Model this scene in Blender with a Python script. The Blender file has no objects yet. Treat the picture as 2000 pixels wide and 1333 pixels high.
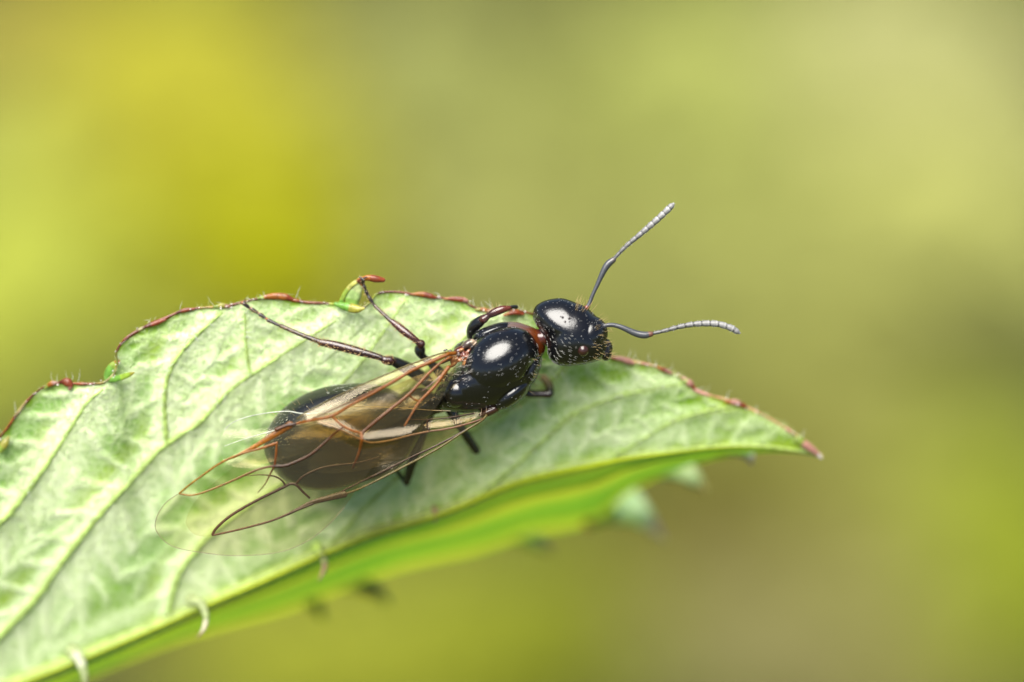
import bpy, bmesh, math, random
import numpy as np
from mathutils import Vector, Matrix, kdtree, noise as mnoise
from mathutils.geometry import delaunay_2d_cdt

random.seed(7)
rng = np.random.default_rng(7)
S = bpy.context.scene
COL = S.collection

# ------------------------------------------------------------------ camera, sky, sun
# one unit is about 1.4 mm; the insect is about 1 cm long
S.unit_settings.scale_length = 0.0014
LENS, D = 100.0, 55.6                     # macro lens, distance to the insect
PITCH = math.radians(35)                  # the camera looks down on the leaf
GROUND = 500.0                            # height of the insect above the meadow floor

FWD = Vector((0, math.cos(PITCH), -math.sin(PITCH)))
RIGHT = Vector((1, 0, 0))
UPV = Vector((0, math.sin(PITCH), math.cos(PITCH)))
ROT = Matrix((RIGHT, UPV, -FWD)).transposed()      # frame axes: right, up, towards the lens
ORIGIN = Vector((0, 0, GROUND))

cam_d = bpy.data.cameras.new('macro_camera')
cam = bpy.data.objects.new('macro_camera', cam_d)
COL.objects.link(cam)
cam.matrix_world = Matrix.Translation(ORIGIN + ROT @ Vector((0, 0, D))) @ ROT.to_4x4()
cam_d.lens = LENS; cam_d.sensor_width = 36.0
cam_d.clip_start = 0.5; cam_d.clip_end = 90000
cam_d.dof.use_dof = True
cam_d.dof.focus_distance = D - 0.2
cam_d.dof.aperture_fstop = LENS * 1e-3 / 3.8       # aperture about 5 mm wide
cam_d.dof.aperture_blades = 0
S.camera = cam

def sph(az, el):
    return Vector((math.cos(el) * math.sin(az), math.cos(el) * math.cos(az), math.sin(el)))
L_FRAME = Vector((-0.22, 0.66, 0.72)).normalized()
L_WORLD = (ROT @ L_FRAME).normalized()
SUN_EL = math.asin(L_WORLD.z)
SUN_AZ = math.atan2(L_WORLD.x, L_WORLD.y)
w = bpy.data.worlds.new("World"); S.world = w; w.use_nodes = True
nt = w.node_tree
bg = nt.nodes['Background']
sky = nt.nodes.new('ShaderNodeTexSky')
sky.sky_type = 'NISHITA'; sky.sun_disc = False
sky.sun_elevation = SUN_EL; sky.sun_rotation = SUN_AZ
sky.dust_density = 0.4; sky.air_density = 0.75
nt.links.new(sky.outputs[0], bg.inputs[0]); bg.inputs[1].default_value = 0.05
sun_d = bpy.data.lights.new('sun', 'SUN')
sun_d.energy = 5.0; sun_d.angle = math.radians(58); sun_d.color = (1.0, 0.96, 0.88)   # broad soft daylight
sun = bpy.data.objects.new('sun', sun_d); COL.objects.link(sun)
sun.rotation_euler = L_WORLD.to_track_quat('Z', 'Y').to_euler()
sun.location = ORIGIN + L_WORLD * 100
S.view_settings.view_transform = 'Standard'; S.view_settings.look = 'None'
S.view_settings.exposure = 1.12; S.view_settings.gamma = 1; S.view_settings.use_curve_mapping = False
S.cycles.use_denoising = True
try: S.cycles.denoiser = 'OPENIMAGEDENOISE'
except Exception: pass
S.cycles.max_bounces = 10; S.cycles.transparent_max_bounces = 16
S.cycles.sample_clamp_indirect = 6

# ------------------------------------------------------------------ helpers
def P(x, y, d=0.0):
    """a point of the subject: offsets in hundredths of a unit from the view axis, d towards the lens"""
    k = (D - d) / D
    return Vector(((x - 1000) / 100 * k, (666.5 - y) / 100 * k, d))

def frame_obj(o, parent=None, base=None):
    if parent is None:
        o.matrix_world = Matrix.Translation(ORIGIN + ROT @ (base or Vector((0, 0, 0)))) @ ROT.to_4x4()
    else:
        o.parent = parent
        o.location = (0, 0, 0)

def tag(o, label=None, cat=None, group=None, kind=None):
    if label: o['label'] = label
    if cat: o['category'] = cat
    if group: o['group'] = group
    if kind: o['kind'] = kind
    return o

def empty(name, base):
    o = bpy.data.objects.new(name, None); COL.objects.link(o)
    frame_obj(o, None, base)
    o['_base'] = list(base)
    o.empty_display_size = 0.5
    return o

def mesh_obj(name, verts, faces, mat, parent, col=None, smooth=True, attrs=None, base=None):
    """verts in frame coordinates; moved so that they sit right under the thing's own base"""
    v = np.asarray([tuple(p) for p in verts], dtype=np.float64) if not isinstance(verts, np.ndarray) else verts
    b = np.array(base if base is not None else THING_BASE[parent.name] if parent.name in THING_BASE else (0, 0, 0))
    v = v - b
    me = bpy.data.meshes.new(name)
    me.from_pydata(v.tolist(), [], faces if isinstance(faces, list) else faces.tolist())
    if smooth: me.polygons.foreach_set('use_smooth', [True] * len(me.polygons))
    if mat: me.materials.append(mat)
    if col is not None: set_col(me, 'tint', col)
    for k, a in (attrs or {}).items():
        at = me.attributes.new(k, 'FLOAT', 'POINT'); at.data.foreach_set('value', np.asarray(a, dtype=np.float32))
    me.update()
    o = bpy.data.objects.new(name, me); COL.objects.link(o)
    frame_obj(o, parent)
    THING_BASE[o.name] = tuple(b)
    return o
THING_BASE = {}

def thing(name, base, label, cat, group=None):
    o = empty(name, base); THING_BASE[o.name] = tuple(base)
    del o['_base']
    return tag(o, label, cat, group)

def set_col(me, name, col):
    n = len(me.vertices)
    c = np.asarray(col, dtype=np.float32)
    if c.ndim == 1: c = np.tile(c, (n, 1))
    if c.shape[1] == 3: c = np.hstack([c, np.ones((n, 1), np.float32)])
    at = me.attributes.new(name, 'FLOAT_COLOR', 'POINT')
    at.data.foreach_set('color', c.ravel())

def catmull(pts, n):
    """pts: sequence of tuples (any dimension) -> n points of a smooth curve through them"""
    p = np.array([tuple(q) for q in pts], dtype=float)
    if len(p) == 2:
        t = np.linspace(0, 1, n)[:, None]; return p[0] * (1 - t) + p[1] * t
    seg = np.linalg.norm(np.diff(p[:, :min(3, p.shape[1])], axis=0), axis=1) + 1e-9
    cum = np.r_[0, np.cumsum(seg)]
    m = np.zeros_like(p)
    m[1:-1] = (p[2:] - p[:-2]) / (cum[2:] - cum[:-2])[:, None]
    m[0] = (p[1] - p[0]) / seg[0]; m[-1] = (p[-1] - p[-2]) / seg[-1]
    u = np.linspace(0, cum[-1], n)
    i = np.clip(np.searchsorted(cum, u, side='right') - 1, 0, len(p) - 2)
    h = seg[i]; t = ((u - cum[i]) / h)[:, None]; h = h[:, None]
    return ((2*t**3 - 3*t**2 + 1) * p[i] + (t**3 - 2*t**2 + t) * h * m[i] + (-2*t**3 + 3*t**2) * p[i+1] + (t**3 - t**2) * h * m[i+1])

class MB:
    """collects vertices, faces and tints"""
    def __init__(s): s.v = []; s.f = []; s.c = []
    def add(s, v, f, c):
        o = len(s.v); s.v += [tuple(q) for q in v]
        s.f += [tuple(i + o for i in q) for q in f]
        if isinstance(c, np.ndarray) and c.ndim == 2: s.c += [tuple(q) for q in c]
        else: s.c += [tuple(c)] * len(v)
    def build(s, name, mat, parent):
        return mesh_obj(name, np.array(s.v, dtype=float), s.f, mat, parent, np.array(s.c, dtype=np.float32))

def tube(mb, pts, radii, tint, n=None, ring=12, flat=1.0, tint2=None, tints=None, rough=0.0):
    """pts: frame points; radii: matching list; tapered round-capped tube"""
    pts = [tuple(p) for p in pts]
    q = [p + (r,) for p, r in zip(pts, radii)]
    n = n or max(6, 6 * (len(pts) - 1))
    c = catmull(q, n)
    ctr, r = c[:, :3], np.maximum(c[:, 3], 1e-4)
    tan = np.gradient(ctr, axis=0); tan /= np.linalg.norm(tan, axis=1)[:, None] + 1e-9
    ref = np.array([0, 0, 1.0])
    V = []; F = []; C = []
    rows = []
    # caps: shrink rings beyond the ends
    for k in (0.97, 0.72, 0.3): rows.append((0, -1, k))
    rows = [(0, -math.sqrt(1 - k * k), k) for k in (0.3, 0.72, 0.95)] + [(i, 0, 1) for i in range(n)] + [(n - 1, math.sqrt(1 - k * k), k) for k in (0.95, 0.72, 0.3)]
    for (i, off, k) in rows:
        t = tan[i]; a = np.cross(t, ref); a /= np.linalg.norm(a) + 1e-9; b = np.cross(a, t)
        o = ctr[i] + t * off * r[i]
        for j in range(ring):
            th = 2 * math.pi * j / ring
            rr = r[i] * k * (1 + rough * (random.random() - 0.5))
            V.append(o + rr * (math.cos(th) * a + math.sin(th) * b * flat))
            if tints is not None:
                C.append(tints[min(len(tints) - 1, int(i / max(1, n - 1) * (len(tints) - 1) + 0.5))])
            elif tint2 is not None:
                u = i / (n - 1); C.append([tint[m] * (1 - u) + tint2[m] * u for m in range(3)])
            else: C.append(tint)
    m = len(rows)
    for i in range(m - 1):
        for j in range(ring):
            j2 = (j + 1) % ring
            F.append((i * ring + j, i * ring + j2, (i + 1) * ring + j2, (i + 1) * ring + j))
    F.append(tuple(range(ring))[::-1]); F.append(tuple((m - 1) * ring + j for j in range(ring)))
    mb.add(V, F, np.array(C, dtype=float))

def PL(seq, d):
    """pixel-like triples or pairs -> frame points"""
    return [P(q[0], q[1], q[2] if len(q) > 2 else d) for q in seq]

# ------------------------------------------------------------------ materials
def new_mat(name):
    m = bpy.data.materials.new(name); m.use_nodes = True
    t = m.node_tree; b = t.nodes['Principled BSDF']
    return m, t, b
def N(t, typ, **kw):
    n = t.nodes.new(typ)
    for k, v in kw.items():
        if k in n.inputs: n.inputs[k].default_value = v
        else: setattr(n, k, v)
    return n
def attr(t, name):
    a = t.nodes.new('ShaderNodeAttribute'); a.attribute_name = name; return a
def bump(t, b, height, strength, dist):
    bp = N(t, 'ShaderNodeBump'); bp.inputs['Strength'].default_value = strength; bp.inputs['Distance'].default_value = dist
    t.links.new(height, bp.inputs['Height'])
    if b is not None: t.links.new(bp.outputs[0], b.inputs['Normal'])
    return bp

def cuticle_mat():
    m, t, b = new_mat('insect_cuticle')
    a = attr(t, 'tint'); t.links.new(a.outputs['Color'], b.inputs['Base Color'])
    co = N(t, 'ShaderNodeTexCoord')
    vo = N(t, 'ShaderNodeTexVoronoi'); vo.inputs['Scale'].default_value = 9.0
    t.links.new(co.outputs['Object'], vo.inputs['Vector'])
    r = N(t, 'ShaderNodeMapRange'); r.inputs['From Min'].default_value = 0.0; r.inputs['From Max'].default_value = 0.16
    t.links.new(vo.outputs['Distance'], r.inputs['Value'])
    ns = N(t, 'ShaderNodeTexNoise'); ns.inputs['Scale'].default_value = 38.0; ns.inputs['Detail'].default_value = 3
    t.links.new(co.outputs['Object'], ns.inputs['Vector'])
    ad = N(t, 'ShaderNodeMath', operation='MULTIPLY_ADD'); ad.inputs[1].default_value = 0.35
    t.links.new(ns.outputs['Fac'], ad.inputs[0]); t.links.new(r.outputs[0], ad.inputs[2])
    bump(t, b, ad.outputs[0], 0.5, 0.014)
    ra = attr(t, 'gloss')
    t.links.new(ra.outputs['Fac'], b.inputs['Roughness'])
    b.inputs['IOR'].default_value = 1.68
    return m

def tint_mat(name, rough=0.45, spec=0.5, trans=0.0, sss=0.0, nscale=30, nstr=0.3, ndist=0.01, var=0.15, emis=None):
    m, t, b = new_mat(name)
    a = attr(t, 'tint')
    ns = N(t, 'ShaderNodeTexNoise'); ns.inputs['Scale'].default_value = nscale; ns.inputs['Detail'].default_value = 4
    co = N(t, 'ShaderNodeTexCoord'); t.links.new(co.outputs['Object'], ns.inputs['Vector'])
    hs = N(t, 'ShaderNodeHueSaturation')
    mr = N(t, 'ShaderNodeMapRange'); mr.inputs['To Min'].default_value = 1 - var * 2; mr.inputs['To Max'].default_value = 1 + var * 2
    mr.inputs['From Min'].default_value = 0.25; mr.inputs['From Max'].default_value = 0.75
    t.links.new(ns.outputs['Fac'], mr.inputs['Value']); t.links.new(mr.outputs[0], hs.inputs['Value'])
    t.links.new(a.outputs['Color'], hs.inputs['Color'])
    t.links.new(hs.outputs[0], b.inputs['Base Color'])
    b.inputs['Roughness'].default_value = rough
    b.inputs['Specular IOR Level'].default_value = spec
    bp = bump(t, b, ns.outputs['Fac'], nstr, ndist)
    if trans > 0:
        tr = N(t, 'ShaderNodeBsdfTranslucent'); t.links.new(hs.outputs[0], tr.inputs['Color'])
        t.links.new(bp.outputs[0], tr.inputs['Normal'])
        mx = N(t, 'ShaderNodeMixShader'); mx.inputs[0].default_value = trans
        out = t.nodes['Material Output']
        t.links.new(b.outputs[0], mx.inputs[1]); t.links.new(tr.outputs[0], mx.inputs[2]); t.links.new(mx.outputs[0], out.inputs['Surface'])
    return m

def blade_mat():
    m, t, b = new_mat('leaf_underside')
    L = t.links
    out = t.nodes['Material Output']
    co = N(t, 'ShaderNodeTexCoord')
    fuzz_and_light = attr(t, 'fuzz_and_light'); warm = attr(t, 'warm')
    n1 = N(t, 'ShaderNodeTexNoise'); n1.inputs['Scale'].default_value = 7.0; n1.inputs['Detail'].default_value = 8; n1.inputs['Roughness'].default_value = 0.72; n1.inputs['Distortion'].default_value = 1.2
    L.new(co.outputs['Object'], n1.inputs['Vector'])
    n2 = N(t, 'ShaderNodeTexNoise'); n2.inputs['Scale'].default_value = 26.0; n2.inputs['Detail'].default_value = 6; n2.inputs['Roughness'].default_value = 0.8; n2.inputs['Distortion'].default_value = 2.5
    L.new(co.outputs['Object'], n2.inputs['Vector'])
    s1 = N(t, 'ShaderNodeMath', operation='MULTIPLY_ADD'); s1.inputs[1].default_value = 0.45; L.new(n1.outputs['Fac'], s1.inputs[0]); L.new(fuzz_and_light.outputs['Fac'], s1.inputs[2])
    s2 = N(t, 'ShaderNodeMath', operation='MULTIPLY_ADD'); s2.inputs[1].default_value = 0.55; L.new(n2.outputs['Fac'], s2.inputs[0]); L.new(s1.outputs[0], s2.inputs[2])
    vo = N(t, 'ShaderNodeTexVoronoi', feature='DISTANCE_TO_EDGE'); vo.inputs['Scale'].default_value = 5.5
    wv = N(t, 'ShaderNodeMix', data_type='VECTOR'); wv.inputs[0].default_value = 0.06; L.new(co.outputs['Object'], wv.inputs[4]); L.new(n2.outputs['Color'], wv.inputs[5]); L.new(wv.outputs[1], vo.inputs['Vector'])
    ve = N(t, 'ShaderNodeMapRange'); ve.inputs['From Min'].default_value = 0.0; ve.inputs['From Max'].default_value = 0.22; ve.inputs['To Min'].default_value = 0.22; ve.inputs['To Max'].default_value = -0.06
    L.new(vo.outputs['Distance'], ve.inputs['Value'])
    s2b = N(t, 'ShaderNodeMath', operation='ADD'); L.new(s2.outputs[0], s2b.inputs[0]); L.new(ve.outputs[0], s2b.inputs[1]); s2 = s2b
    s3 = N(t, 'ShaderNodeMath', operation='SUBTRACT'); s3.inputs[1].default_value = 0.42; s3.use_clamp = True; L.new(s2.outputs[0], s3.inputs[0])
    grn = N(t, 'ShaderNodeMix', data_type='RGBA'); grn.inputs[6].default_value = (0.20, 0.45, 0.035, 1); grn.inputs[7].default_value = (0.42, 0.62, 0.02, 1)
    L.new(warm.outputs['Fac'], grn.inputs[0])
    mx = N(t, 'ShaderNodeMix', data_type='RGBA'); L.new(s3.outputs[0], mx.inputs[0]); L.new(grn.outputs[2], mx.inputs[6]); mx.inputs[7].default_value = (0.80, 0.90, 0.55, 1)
    L.new(mx.outputs[2], b.inputs['Base Color'])
    b.inputs['Roughness'].default_value = 0.62; b.inputs['Specular IOR Level'].default_value = 0.25
    b.inputs['Sheen Weight'].default_value = 0.25; b.inputs['Sheen Roughness'].default_value = 0.5
    bp = bump(t, b, s2.outputs[0], 0.6, 0.07)
    tr = N(t, 'ShaderNodeBsdfTranslucent')
    tc = N(t, 'ShaderNodeMix', data_type='RGBA'); L.new(warm.outputs['Fac'], tc.inputs[0]); tc.inputs[6].default_value = (0.25, 0.56, 0.025, 1); tc.inputs[7].default_value = (0.80, 0.90, 0.05, 1)
    L.new(tc.outputs[2], tr.inputs['Color']); L.new(bp.outputs[0], tr.inputs['Normal'])
    ms = N(t, 'ShaderNodeMixShader')
    tf = N(t, 'ShaderNodeMapRange'); tf.inputs['From Min'].default_value = -0.5; tf.inputs['From Max'].default_value = 0.5; tf.inputs['To Min'].default_value = 0.72; tf.inputs['To Max'].default_value = 0.14
    L.new(fuzz_and_light.outputs['Fac'], tf.inputs['Value']); L.new(tf.outputs[0], ms.inputs[0])
    L.new(b.outputs[0], ms.inputs[1]); L.new(tr.outputs[0], ms.inputs[2]); L.new(ms.outputs[0], out.inputs['Surface'])
    return m

def membrane_mat(name, tintc, scatter, milk):
    m, t, b = new_mat(name)
    L = t.links; out = t.nodes['Material Output']
    co = N(t, 'ShaderNodeTexCoord')
    n1 = N(t, 'ShaderNodeTexNoise'); n1.inputs['Scale'].default_value = 1.8; n1.inputs['Detail'].default_value = 3; n1.inputs['Distortion'].default_value = 0.8
    n2 = N(t, 'ShaderNodeTexVoronoi'); n2.inputs['Scale'].default_value = 26.0
    mp = N(t, 'ShaderNodeMapping'); mp.inputs['Scale'].default_value = (1, 1, 0.4)
    L.new(co.outputs['Object'], mp.inputs[0]); L.new(mp.outputs[0], n1.inputs['Vector']); L.new(mp.outputs[0], n2.inputs['Vector'])
    ad = N(t, 'ShaderNodeMath', operation='MULTIPLY_ADD'); ad.inputs[1].default_value = 0.16; L.new(n2.outputs['Distance'], ad.inputs[0]); L.new(n1.outputs['Fac'], ad.inputs[2])
    bp = bump(t, None, ad.outputs[0], 0.5, 0.03)
    tp = N(t, 'ShaderNodeBsdfTransparent')
    sm_ = attr(t, 'smoke'); tcm = N(t, 'ShaderNodeMix', data_type='RGBA'); L.new(sm_.outputs['Fac'], tcm.inputs[0])
    tcm.inputs[6].default_value = (*tintc, 1); tcm.inputs[7].default_value = (tintc[0] * .88, tintc[1] * .80, tintc[2] * .62, 1); L.new(tcm.outputs[2], tp.inputs[0])
    df = N(t, 'ShaderNodeBsdfDiffuse'); df.inputs[0].default_value = (*milk, 1)
    sp = N(t, 'ShaderNodeMath', operation='LESS_THAN'); sp.inputs[1].default_value = 0.085; L.new(n2.outputs['Distance'], sp.inputs[0])
    sc = N(t, 'ShaderNodeMath', operation='MULTIPLY_ADD'); sc.inputs[1].default_value = 0.26; sc.inputs[2].default_value = scatter; L.new(sp.outputs[0], sc.inputs[0])
    m1 = N(t, 'ShaderNodeMixShader'); L.new(sc.outputs[0], m1.inputs[0]); L.new(tp.outputs[0], m1.inputs[1]); L.new(df.outputs[0], m1.inputs[2])
    gl = N(t, 'ShaderNodeBsdfGlossy'); gl.inputs['Roughness'].default_value = 0.17; L.new(bp.outputs[0], gl.inputs['Normal']); gl.inputs['Color'].default_value = (.85, .74, .58, 1)
    fr = N(t, 'ShaderNodeFresnel'); fr.inputs[0].default_value = 1.5; L.new(bp.outputs[0], fr.inputs['Normal'])
    m2 = N(t, 'ShaderNodeMixShader'); L.new(fr.outputs[0], m2.inputs[0]); L.new(m1.outputs[0], m2.inputs[1]); L.new(gl.outputs[0], m2.inputs[2])
    L.new(m2.outputs[0], out.inputs['Surface'])
    return m

M_CUT = cuticle_mat()
M_HAIR = tint_mat('insect_hair', 0.35, 0.5, trans=0.3, var=0.05)
M_LEAFHAIR = tint_mat('leaf_hair', 0.4, 0.5, trans=0.5, var=0.05)
M_BLADE = blade_mat()
M_VEIN = tint_mat('leaf_vein', 0.5, 0.35, trans=0.25, nscale=9, nstr=0.6, ndist=0.04, var=0.22)
M_RIM = tint_mat('leaf_rim', 0.25, 0.6, trans=0.12, nscale=9, nstr=0.5, ndist=0.03, var=0.28)
M_TOOTH = tint_mat('leaf_tooth', 0.28, 0.6, trans=0.3, nscale=12, nstr=0.5, ndist=0.03, var=0.2)
M_WVEIN = tint_mat('wing_vein', 0.28, 0.6, trans=0.5, nscale=24, nstr=0.4, ndist=0.01, var=0.25)
M_MEM = membrane_mat('forewing_membrane', (0.93, 0.90, 0.78), 0.022, (0.34, 0.28, 0.11))
M_MEM2 = membrane_mat('hindwing_membrane', (0.93, 0.94, 0.90), 0.03, (0.55, 0.58, 0.5))

def foliage_mat(name):
    m, t, b = new_mat(name)
    a = attr(t, 'tint'); t.links.new(a.outputs['Color'], b.inputs['Base Color'])
    b.inputs['Roughness'].default_value = 0.6; b.inputs['Specular IOR Level'].default_value = 0.2
    tr = N(t, 'ShaderNodeBsdfTranslucent'); t.links.new(a.outputs['Color'], tr.inputs[0])
    mx = N(t, 'ShaderNodeMixShader'); mx.inputs[0].default_value = 0.35
    t.links.new(b.outputs[0], mx.inputs[1]); t.links.new(tr.outputs[0], mx.inputs[2]); t.links.new(mx.outputs[0], t.nodes['Material Output'].inputs['Surface'])
    return m
M_FOL = foliage_mat('meadow_foliage')

def ground_mat():
    m, t, b = new_mat('meadow_floor')
    co = N(t, 'ShaderNodeTexCoord')
    n1 = N(t, 'ShaderNodeTexNoise'); n1.inputs['Scale'].default_value = 0.012; n1.inputs['Detail'].default_value = 6
    t.links.new(co.outputs['Object'], n1.inputs['Vector'])
    r = N(t, 'ShaderNodeValToRGB'); e = r.color_ramp.elements
    e[0].position = 0.35; e[0].color = (0.035, 0.032, 0.012, 1); e[1].position = 0.62; e[1].color = (0.06, 0.07, 0.015, 1)
    t.links.new(n1.outputs['Fac'], r.inputs[0]); t.links.new(r.outputs[0], b.inputs['Base Color'])
    b.inputs['Roughness'].default_value = 0.9; b.inputs['Specular IOR Level'].default_value = 0.1
    n2 = N(t, 'ShaderNodeTexNoise'); n2.inputs['Scale'].default_value = 0.3; n2.inputs['Detail'].default_value = 5
    t.links.new(co.outputs['Object'], n2.inputs['Vector']); bump(t, b, n2.outputs['Fac'], 0.6, 2.0)
    return m

# ------------------------------------------------------------------ meadow floor and plants behind
def build_ground():
    n = 60
    g = [(-40000 + 80000 * i / n) for i in range(n + 1)]
    # finer in the middle
    g = [math.copysign(abs(x / 40000) ** 2.2 * 40000, x) for x in g]
    V = [(x, y, 6 * mnoise.noise(Vector((x * .004, y * .004, 0)))) for y in g for x in g]
    F = [(j * (n + 1) + i, j * (n + 1) + i + 1, (j + 1) * (n + 1) + i + 1, (j + 1) * (n + 1) + i) for j in range(n) for i in range(n)]
    me = bpy.data.meshes.new('ground'); me.from_pydata(V, [], F); me.materials.append(ground_mat())
    me.polygons.foreach_set('use_smooth', [True] * len(me.polygons))
    o = bpy.data.objects.new('ground', me); COL.objects.link(o); o['kind'] = 'structure'
    o['label'] = 'green and brown meadow floor far below the leaf, fully out of focus'
build_ground()

def on_ground(x, y):
    c = ORIGIN + ROT @ Vector((0, 0, D))
    d = (ROT @ Vector(((x - 1000) / 100, (666.5 - y) / 100, -D))).normalized()
    t = -c.z / d.z
    return c + d * t, t

def meadow_plant(name, x, y, rx, ry, h, tint, n, size, label, cat, tint2=None, group='plants in the meadow behind the leaf'):
    """mound of stems and leaves rooted where the sight line meets the meadow; rx, ry in picture hundredths"""
    c, t = on_ground(x, y)
    c, t = on_ground(x, y + 0.45 * h * math.cos(PITCH) / (t / D / 100))
    k = t / D / 100
    RX = rx * k; RY = ry * k / math.sin(PITCH)
    root = bpy.data.objects.new(name, None); COL.objects.link(root); root.location = c
    tag(root, label, cat, group)
    V = []; F = []; C = []
    for i in range(n):
        a = random.random() * 2 * math.pi; q = math.sqrt(random.random())
        q = q * (0.9 + 0.25 * math.sin(3 * a + x))
        lx, ly = RX * q * math.cos(a), RY * q * math.sin(a)
        hz = h * (1 - 0.6 * q * q) * (0.55 + 0.5 * random.random())
        l = size * (0.6 + 0.8 * random.random()); wd = l * 0.28
        az = random.random() * 2 * math.pi; dip = random.uniform(-0.5, 0.5)
        dx = Vector((math.cos(az) * math.cos(dip), math.sin(az) * math.cos(dip), math.sin(dip)))
        sd = Vector((-math.sin(az), math.cos(az), random.uniform(-.3, .3)))
        o = Vector((lx, ly, hz)); b = len(V)
        up = Vector((0, 0, 1))
        V += [o, o + dx * l * .35 + sd * wd + up * l * .06, o + dx * l * .5, o + dx * l * .35 - sd * wd + up * l * .06, o + dx * l - up * l * .15, o + dx * l * .75 + sd * wd * .6, o + dx * l * .75 - sd * wd * .6]
        F += [(b, b + 1, b + 2), (b, b + 2, b + 3), (b + 1, b + 5, b + 2), (b + 3, b + 2, b + 6), (b + 5, b + 4, b + 2), (b + 2, b + 4, b + 6)]
        m = random.random() if tint2 else 0; v = random.uniform(0.8, 1.2)
        C += [[(tint[j] * (1 - m) + (tint2 or tint)[j] * m) * v for j in range(3)] + [1]] * 7
    me = bpy.data.meshes.new('leaves'); me.from_pydata([tuple(v) for v in V], [], F); me.materials.append(M_FOL)
    at = me.attributes.new('tint', 'FLOAT_COLOR', 'POINT'); at.data.foreach_set('color', np.array(C, dtype=np.float32).ravel())
    o = bpy.data.objects.new('leaves', me); COL.objects.link(o); o.parent = root; o['kind'] = 'stuff'
    # stems
    V = []; F = []
    for i in range(24):
        a = random.random() * 2 * math.pi; q = math.sqrt(random.random()) * 0.8
        bx, by = RX * q * math.cos(a), RY * q * math.sin(a)
        b = len(V)
        for (zz, r) in ((0, .9), (h * .8, .4)):
            for j in range(5): V.append((bx * (0.5 + 0.5 * zz / h) + r * math.cos(j * 1.2566), by * (0.5 + 0.5 * zz / h) + r * math.sin(j * 1.2566), zz))
        for j in range(5): F.append((b + j, b + (j + 1) % 5, b + 5 + (j + 1) % 5, b + 5 + j))
    me = bpy.data.meshes.new('stems'); me.from_pydata(V, [], F); me.materials.append(M_FOL); set_col(me, 'tint', (0.14, 0.17, 0.04))
    o = bpy.data.objects.new('stems', me); COL.objects.link(o); o.parent = root; o['kind'] = 'stuff'

BGP = [
 ('flowering_plant', 330, 190, 330, 260, 30, (0.3813, 0.3664, 0.0293), 1500, 14, 'bright yellow blurred flowering plant at the upper left', 'plant', None),
 ('flowering_plant', 520, 470, 200, 170, 26, (0.3167, 0.3256, 0.001), 900, 13, 'golden olive blurred plant right behind the leaf edge, left of the grey tinted clump', 'plant', None),
 ('leafy_plant', 40, 560, 190, 230, 30, (0.3764, 0.4123, 0.0576), 1100, 14, 'pale lime blurred plant at the left edge of the photo', 'plant', None),
 ('leafy_plant', 60, 60, 200, 140, 26, (0.2521, 0.2066, 0.0326), 800, 14, 'dull olive blurred plant in the top left corner', 'plant', None),
 ('grey_plant', 860, 170, 190, 190, 34, (0.2752, 0.2936, 0.0848), 1000, 14, 'dark grey green blurred clump above the middle of the leaf', 'plant', None),
 ('leafy_plant', 1010, 480, 230, 180, 26, (0.2727, 0.2838, 0.0773), 900, 13, 'mossy green blurred clump above the insect head', 'plant', None),
 ('leafy_plant', 1330, 190, 260, 220, 30, (0.3214, 0.3485, 0.0916), 1200, 14, 'light green blurred clump at the top right of centre', 'plant', None),
 ('grass_clump', 1750, 120, 300, 200, 30, (0.3994, 0.4041, 0.164), 1300, 15, 'palest yellow green blurred clump in the top right corner', 'plant', None),
 ('grass_clump', 1850, 430, 220, 170, 28, (0.3894, 0.4028, 0.1194), 900, 14, 'pale straw green blurred clump at the right edge above the middle', 'plant', None),
 ('leafy_plant', 1450, 560, 260, 170, 26, (0.2644, 0.2765, 0.0726), 1000, 13, 'dull green blurred clump right of the feelers', 'plant', None),
 ('dry_plant', 1620, 800, 220, 150, 22, (0.2096, 0.2148, 0.0475), 800, 13, 'khaki blurred clump right of the leaf tip', 'plant', None),
 ('dry_plant', 1390, 1040, 230, 130, 18, (0.0992, 0.0889, 0.0113), 900, 12, 'darkest brown blurred dead plants under the leaf tip', 'plant', None),
 ('dry_plant', 1500, 1250, 280, 130, 18, (0.2094, 0.1957, 0.0697), 900, 12, 'beige brown blurred dead plants at the bottom right', 'plant', None),
 ('leafy_plant', 1950, 1060, 130, 220, 26, (0.2176, 0.2588, 0.0154), 900, 13, 'vivid green blurred plant at the lower right edge', 'plant', None),
 ('leafy_plant', 1000, 1240, 230, 130, 22, (0.1711, 0.1949, 0.0102), 900, 13, 'olive green blurred plant below the middle of the leaf', 'plant', None),
 ('leafy_plant', 640, 1290, 260, 110, 24, (0.2671, 0.2896, 0.0238), 900, 13, 'yellow green blurred plant under the lower left of the leaf', 'plant', None),
 ('leafy_plant', 30, 260, 150, 150, 26, (0.3133, 0.3311, 0.0746), 800, 14, 'pale olive blurred clump at the left edge above the lime plant', 'plant', None),
 ('dry_plant', 1740, 1080, 150, 230, 20, (0.2236, 0.2236, 0.0511), 900, 12, 'khaki green blurred clump beside the vivid green plant at the lower right', 'plant', None),
]
for a in BGP:
    name, x, y, rx, ry, h, t1, n, size, label, cat, t2 = a
    meadow_plant(name, x, y, rx, ry, h, t1, n, size, label, cat, t2)

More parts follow.
